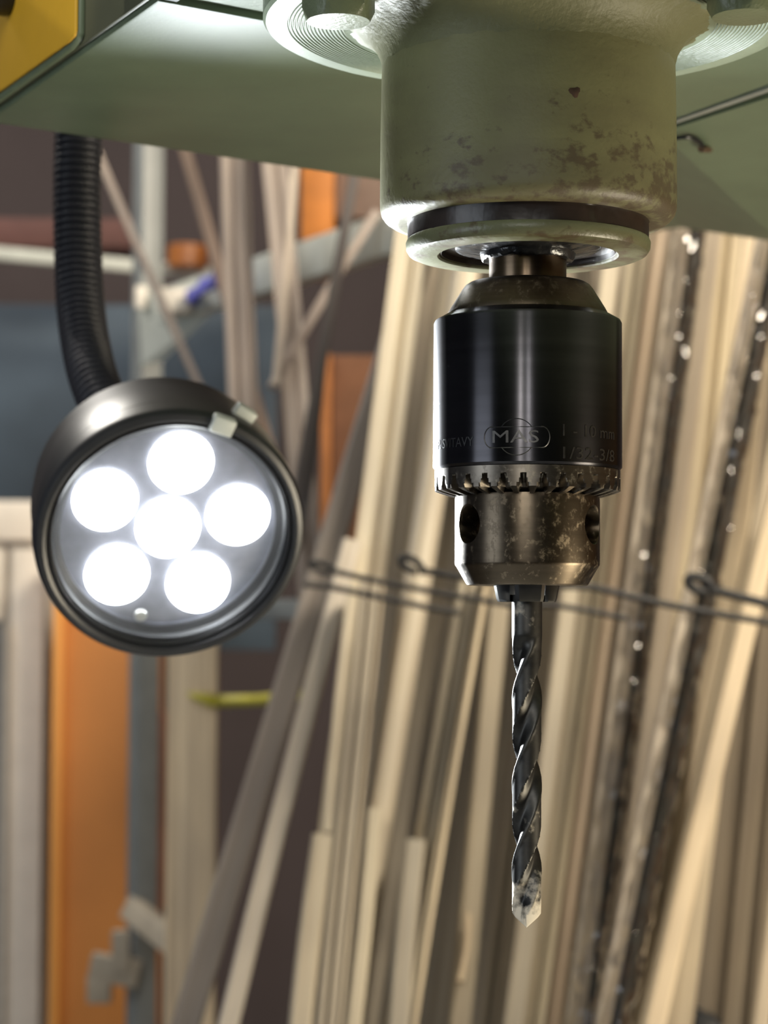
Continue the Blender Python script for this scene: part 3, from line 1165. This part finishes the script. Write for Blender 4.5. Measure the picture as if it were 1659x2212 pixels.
def film_bundle(label, top, bot, wrod, wstrip, Y):
    d = (Vector((top[0], top[1], 0)) - Vector((bot[0], bot[1], 0))).normalized()
    lean = 0.05
    P = lambda x, y, dy=0: at(x, y, Y + dy + lean * (1365 - y) / 900)
    e = thing('wrapped_bundle', label, 'wrapped strips', P(*bot), group='film wrapped bundles in the rack')
    inv_ = Matrix.Translation(-P(*bot))

    def sub(name, me, mat):
        o = link(name, me, mat, e, 40)
        o.matrix_parent_inverse = inv_
        return o
    rr = wrod * Y / FPX / 2
    off = (wrod + wstrip) / 2
    sub('rod', tube_mesh('rod', [P(*top, 0.006), P(*bot, 0.006)], rr, 14), M_ROD)
    a, b = P(top[0] - off, top[1], 0.004), P(bot[0] - off, bot[1], 0.004)
    zz = (a - b).normalized()
    xx = Vector((zz.z, 0, -zz.x)).normalized()
    hw = wstrip * Y / FPX / 2 * 0.9
    sub('inner_strip', mesh_from('inner_strip', [b - xx * hw, b + xx * hw, a + xx * hw, a - xx * hw] + [p + Vector((0, 0.01, 0)) for p in (b - xx * hw, b + xx * hw, a + xx * hw, a - xx * hw)],
        [(0, 1, 2, 3), (7, 6, 5, 4), (0, 4, 5, 1), (1, 5, 6, 2), (2, 6, 7, 3), (3, 7, 4, 0)]), M_ROD_LIGHT)
    # film: crinkled sleeve round both
    vs, fs = [], []
    nz, na = 150, 22
    for i in range(nz + 1):
        t = i / nz
        cx_ = bot[0] + (top[0] - bot[0]) * t - wstrip / 2
        cy_ = bot[1] + (top[1] - bot[1]) * t
        c = P(cx_, cy_, 0.008)
        for k in range(na):
            an = 2 * math.pi * k / na
            nn = noise.noise(Vector((math.cos(an) * 2.2, math.sin(an) * 2.2, t * 55 + top[0]))) + 0.6 * noise.noise(Vector((math.cos(an) * 4, math.sin(an) * 4, t * 130)))
            rx = (wrod + wstrip) / 2 * Y / FPX * 1.04 + 0.0016 * nn
            ry = 0.0125 + 0.0032 * nn
            vs.append(c + Vector((math.cos(an) * rx, math.sin(an) * ry, 0)))
    for i in range(nz):
        for k in range(na):
            l = (k + 1) % na
            fs.append((i * na + k, i * na + l, (i + 1) * na + l, (i + 1) * na + k))
    sub('plastic_film', mesh_from('plastic_film', vs, fs), m_film)
    return e


film_bundle('dark rod and pale strip wrapped together in crinkled clear film, beside the chuck', (1552, 180), (1252, 2400), 31, 40, 1.04)
film_bundle('thicker dark rod wrapped in clear film, slanting past the thickest wire eye', (1754, 180), (1300, 2400), 40, 30, 1.006)

# black wires with eyes, lying across the strips


def wire(label, pts, rad_px, Y0_, Y1_, eye=None):
    n = len(pts)
    P = []
    if eye:
        ex, ey, erx, ery, tl = eye
        for i in range(21):
            a = R(-20 + 340 * i / 20)
            x, y = erx * math.cos(a), -ery * math.sin(a)
            P.append(at(ex + x * math.cos(tl) - y * math.sin(tl), ey + x * math.sin(tl) + y * math.cos(tl), Y0_))
        P = P[::-1]
    for i, (x, y) in enumerate(pts):
        P.append(at(x, y, Y0_ + (Y1_ - Y0_) * i / (n - 1)))
    o = link('wire_prong', tube_mesh('wire_prong', P, rad_px * 1.2 * 0.97 / FPX, 10), M_WIRE, None, 60)
    return tag(o, label, 'wire', 'black wire prongs across the strips')


wire('long black wire prong with its eye beside the chuck nose', [(921, 1234), (1000, 1247), (1120, 1262), (1280, 1268), (1360, 1288), (1450, 1308), (1560, 1328), (1720, 1355)], 6.5, 0.965, 0.985,
     (888, 1219, 25, 12, R(28)))
wire('long black wire prong starting beside the lamp and ending under the chuck', [(723, 1234), (760, 1243), (835, 1259), (960, 1283), (1100, 1306), (1200, 1303 + 4), (1280, 1321), (1355, 1336)], 5.5, 0.985, 1.0,
     (697, 1226, 26, 9, R(18)))
wire('short black wire prong, lowest of those beside the lamp', [(655, 1262), (709, 1267), (820, 1290), (917, 1311), (992, 1324)], 6.0, 1.0, 1.012)
wire('thick black wire prong with its eye in front of the outer wrapped rod', [(1546, 1276), (1600, 1290), (1680, 1310)], 8.5, 0.945, 0.945, (1512, 1263, 28, 14, R(25)))
# ------------------------------------------------------------------ storage rack and things on it
rack = thing('storage_rack', 'grey steel rack post with side rails behind the lamp', 'rack', at(305, 2400, 1.6))
rinv = Matrix.Translation(-at(305, 2400, 1.6))


def rk(name, me, mat, sm=30):
    o = link(name, me, mat, rack, sm)
    o.matrix_parent_inverse = rinv
    return o


def bar(name, p, q, w, t, mat, twist=0.0, bev=0.0008):
    """square bar from p to q, its face turned by twist"""
    d = (q - p)
    zax = d.normalized()
    v = Vector((0, -1, 0))
    x = v.cross(zax)
    x.normalize()
    y = zax.cross(x)
    c, s = math.cos(twist), math.sin(twist)
    x, y = x * c + y * s, y * c - x * s
    me = box_mesh(name, w, t, d.length, bev, 0)
    M = Matrix((x, y, zax)).transposed().to_4x4()
    M.translation = p
    me.transform(M)
    return rk(name, me, mat)


bar('post', at(302, 2500, 1.6), at(323, 150, 1.6), 0.0165, 0.0165, M_POST, R(32))
bar('side_rail', at(316, 678, 1.585), at(960, 470, 1.25), 0.012, 0.024, M_GREYMETAL, R(90))
me = mesh_from('gusset', [at(300, 690, 1.57), at(480, 640, 1.50), at(480, 655, 1.50), at(306, 790, 1.57), at(350, 780, 1.56)] + [at(300, 690, 1.58), at(480, 640, 1.51), at(480, 655, 1.51), at(306, 790, 1.58), at(350, 780, 1.57)],
               [(0, 1, 2, 4, 3), (5, 8, 9, 7, 6), (0, 5, 6, 1), (1, 6, 7, 2), (2, 7, 9, 4), (4, 9, 8, 3), (3, 8, 5, 0)])
rk('gusset', me, M_GREYMETAL)
bar('rear_rail', at(-200, 530, 2.0), at(470, 592, 2.0), 0.011, 0.011, M_GREYMETAL, 0)
bar('post_latch', at(304, 668, 1.57), at(305, 618, 1.57), 0.008, 0.008, M_WHITE, 0, 0.002)
M_BRACKET = simple('dusty_bracket_steel', lin(164, 154, 138)[:3], 0.6)
bar('lower_brace', at(285, 1962, 1.58), at(392, 2052, 1.52), 0.016, 0.014, M_BRACKET, 0)
bar('lower_bracket', at(196, 2085, 1.57), at(300, 2105, 1.57), 0.018, 0.014, M_BRACKET, 0)
bar('lower_bracket', at(215, 2105, 1.57), at(215, 2165, 1.57), 0.016, 0.014, M_BRACKET, 0)
bar('lower_bracket', at(262, 2010, 1.565), at(262, 2100, 1.565), 0.012, 0.012, M_BRACKET, 0)
bar('lower_rail', at(310, 1312, 1.585), at(720, 1318, 1.30), 0.012, 0.014, M_POST, 0)

# pale strips standing behind the lamp
left = [
    ('thin pinkish lath crossing the grey post at a slant', (190, 285), (560, 1120), 18, 1.36, (178, 162, 152), 'flat'),
    ('tan lath leaning towards the broad pale plank behind the lamp', (375, 235), (640, 1180), 27, 1.34, (182, 150, 126), 'flat'),
    ('broad pale plank standing upright behind the lamp', (503, 160), (545, 1290), 66, 1.305, (206, 186, 170), 'groove'),
    ('second pale plank beside the broad upright plank behind the lamp', (574, 160), (672, 1285), 56, 1.285, (188, 172, 160), 'step'),
    ('narrow bright lath in front of the second pale plank', (648, 160), (596, 830), 18, 1.24, (220, 202, 180), 'flat'),
    ('dark grey lath leaning over the rail beside the orange board', (806, 150), (640, 1080), 25, 1.215, (98, 88, 84), 'flat'),
    ('thin light lath leaning the other way over the rail', (815, 455), (588, 835), 20, 1.255, (186, 168, 156), 'flat'),
    ('slim dark grey lath below the rail beside the brown carton', (705, 700), (646, 1180), 18, 1.235, (104, 100, 102), 'flat'),
]
for lab, tp, bt, w, Y, col, pf in left:
    strip(lab, tp, bt, w, Y, col, prof=pf, thick=0.010, lean=(0.03, 0))


def board(name, label, cat, quad, Y, t, mat, bev=0.001):
    """upright panel: px rectangle (x0, x1, y0, y1) at distance Y, thickness t backwards"""
    x0, x1, y0, y1 = quad
    a, b = at(x0, y1, Y), at(x1, y0, Y)
    me = box_mesh(name, b.x - a.x, t, b.z - a.z, bev, 0)
    o = link(name, me, mat)
    o.location = ((a.x + b.x) / 2, Y + t / 2, a.z)
    if label:
        tag(o, label, cat)
    return o


# white cabinet at the lower edge
wc = thing('white_cabinet', 'white cabinet with a dark slot at the edge of the frame below the lamp', 'cabinet', at(20, 2400, 1.86))
for nm, q, Y, t, mt in (('cabinet_top', (-260, 88, 1082, 1166), 1.845, 0.2, M_WHITE), ('cabinet_body', (-260, 92, 1100, 2400), 1.865, 0.2, simple('grey_cabinet_body', lin(216, 208, 198)[:3], 0.6)),
                        ('stile', (8, 97, 1184, 2400), 1.85, 0.015, M_WHITE), ('top_frame', (-260, 8, 1184, 1338), 1.85, 0.015, M_WHITE),
                        ('slot_panel', (-260, 0, 1345, 2400), 1.862, 0.003, simple('dark_slot', lin(52, 54, 66)[:3], 0.5)),
                        ('slot_edge', (2, 18, 1345, 2400), 1.843, 0.01, simple('cream_edge', lin(200, 196, 182)[:3], 0.5))):
    o = board(nm, None, None, q, Y, t, mt)
    o.parent = wc
    o.matrix_parent_inverse = Matrix.Translation(-wc.location)
# orange cupboard board
oc = thing('orange_cupboard', 'tall orange cupboard side behind the grey post', 'cupboard', at(200, 2400, 1.8))
for nm, q, Y, t, mt in (('side_board', (120, 352, 1180, 2400), 1.80, 0.02, M_ORANGE), ('front_edge', (101, 138, 1180, 2400), 1.79, 0.035, M_ORANGE_EDGE),
                        ('brown_board', (326, 372, 1540, 1960), 1.78, 0.016, simple('red_brown_board', lin(136, 84, 56)[:3], 0.7))):  # red brown is this board's own colour
    o = board(nm, None, None, q, Y, t, mt)
    o.parent = oc
    o.matrix_parent_inverse = Matrix.Translation(-oc.location)
M_PLY = wood((250, 220, 168))
board('chipboard_panel', 'tan chipboard panel standing beside the grey post below the lamp', 'panel', (352, 470, 1350, 2400), 1.46, 0.014, M_PLY)
# yellow strap
me = mesh_from('yellow_strap', [at(x, y, Y) for x, y, Y in ((402, 1496, 1.452), (455, 1498, 1.452), (470, 1502, 1.455), (560, 1500, 1.40), (655, 1490, 1.20), (655, 1512, 1.20), (560, 1524, 1.40), (470, 1528, 1.455), (455, 1528, 1.452), (420, 1512, 1.452))],
               [(0, 1, 8, 9), (1, 2, 7, 8), (2, 3, 6, 7), (3, 4, 5, 6)])
o = link('yellow_strap', me, simple('yellow_webbing', lin(186, 176, 62)[:3], 0.6))
md = o.modifiers.new('t', 'SOLIDIFY')
md.thickness = 0.001
tag(o, 'yellow strap stretched from the chipboard panel to the strips', 'strap')
# things on the upper shelf
ub = board('orange_crate', 'orange crate on the upper rail behind the laths', 'crate', (650, 722, 250, 520), 1.72, 0.2, simple('orange_crate_paint', lin(196, 122, 52)[:3], 0.6, var=0.25, scale=30))
board('brown_crate', 'grey brown crate beside the orange crate on the upper rail', 'crate', (724, 870, 250, 470), 1.74, 0.2, simple('grey_brown_crate_paint', lin(124, 104, 92)[:3], 0.7))
cr = thing('brown_carton', 'brown carton with an orange edge under the rail, between laths and strips', 'carton', at(760, 1300, 1.62))
for nm, q, Y, t, mt in (('carton_side', (715, 900, 768, 1300), 1.62, 0.18, simple('brown_card', lin(112, 74, 50)[:3], 0.8)), ('carton_edge', (690, 716, 764, 1300), 1.615, 0.19, simple('orange_card_edge', lin(160, 102, 56)[:3], 0.8))):
    o = board(nm, None, None, q, Y, t, mt)
    o.parent = cr
    o.matrix_parent_inverse = Matrix.Translation(-cr.location)
# dark things behind
board('grey_tarpaulin', 'dark blue grey sheet hanging behind the rack post and the gooseneck', 'sheet', (-300, 600, 660, 1400), 2.15, 0.01, simple('blue_grey_sheet', lin(66, 80, 94)[:3], 0.6, var=0.25, scale=9))
board('red_brown_plank', 'dark red brown plank lying on the far rail behind the gooseneck', 'plank', (-300, 290, 472, 532), 2.02, 0.08, simple('dark_red_brown', lin(92, 60, 56)[:3], 0.7))
# roll of tape
rl = thing('tape_roll', 'roll of brown tape lying on the far rail behind the tan lath', 'tape', at(405, 590, 1.98))
o = lathe('roll', [(0.008, 0), (0.0165, 0), (0.0175, 0.001), (0.0175, 0.019), (0.0165, 0.02), (0.008, 0.02)], simple('brown_tape', lin(160, 100, 52)[:3], 0.35), rl, 40)
o.location = (0, 0, 0.004)
# blue rag over the rail
vs, fs = [], []
nx, nz = 18, 14
for i in range(nx + 1):
    for k in range(nz + 1):
        u, w = i / nx, k / nz
        x = 408 + 72 * u + 8 * noise.noise(Vector((u * 3, w * 3, 1)))
        y = 655 - 40 * u - 36 * (1 - abs(2 * w - 1)) * (0.6 + 0.5 * u) + 10 * noise.noise(Vector((u * 4, w * 4, 5)))
        Y = 1.49 - 0.07 * u + 0.03 * (w - 0.3) + 0.01 * noise.noise(Vector((u * 5, w * 5, 9)))
        vs.append(at(x, y, Y))
for i in range(nx):
    for k in range(nz):
        a = i * (nz + 1) + k
        fs.append((a, a + 1, a + nz + 2, a + nz + 1))
o = link('blue_rag', mesh_from('blue_rag', vs, fs), simple('blue_cloth', lin(84, 86, 170)[:3], 0.9, var=0.3), None, 60)
md = o.modifiers.new('t', 'SOLIDIFY')
md.thickness = 0.002
tag(o, 'crumpled blue rag lying over the grey rail', 'rag')
# white block on the rail
board('white_block', 'white block sitting on the grey rail beside the post', 'block', (342, 412, 622, 672), 1.50, 0.03, simple('white_block_paint', lin(215, 208, 196)[:3], 0.5))
# black clip at the lower edge
hk = [(1494, 2240), (1505, 2182), (1511, 2178), (1530, 2194), (1545, 2193), (1549, 2204), (1557, 2203), (1562, 2240)]
o = slab_between('black_clip', [at(x, y, 1.10) for x, y in hk], Vector((0, 1, 0)), 0.012, M_BLACK, None, 0.0008)
tag(o, 'small black jagged clip on the broad brown board at the lower frame edge', 'clip')
# rack base the strips stand on
zb = min((o.matrix_world @ Vector(c)).z for o in list(C.objects) if (o.name.startswith('wooden_strip') and o.get('group', '').endswith('in the rack') and o.matrix_world.translation.z < 1.2) or o.name == 'plywood_sheet' for c in o.bound_box)
o = link('rack_base', box_mesh('rack_base', 0.62, 0.34, 0.03, 0.002), M_POST)
o.location = (0.10, 1.15, zb - 0.019)
tag(o, 'grey rack base on which the wooden strips stand', 'rack')
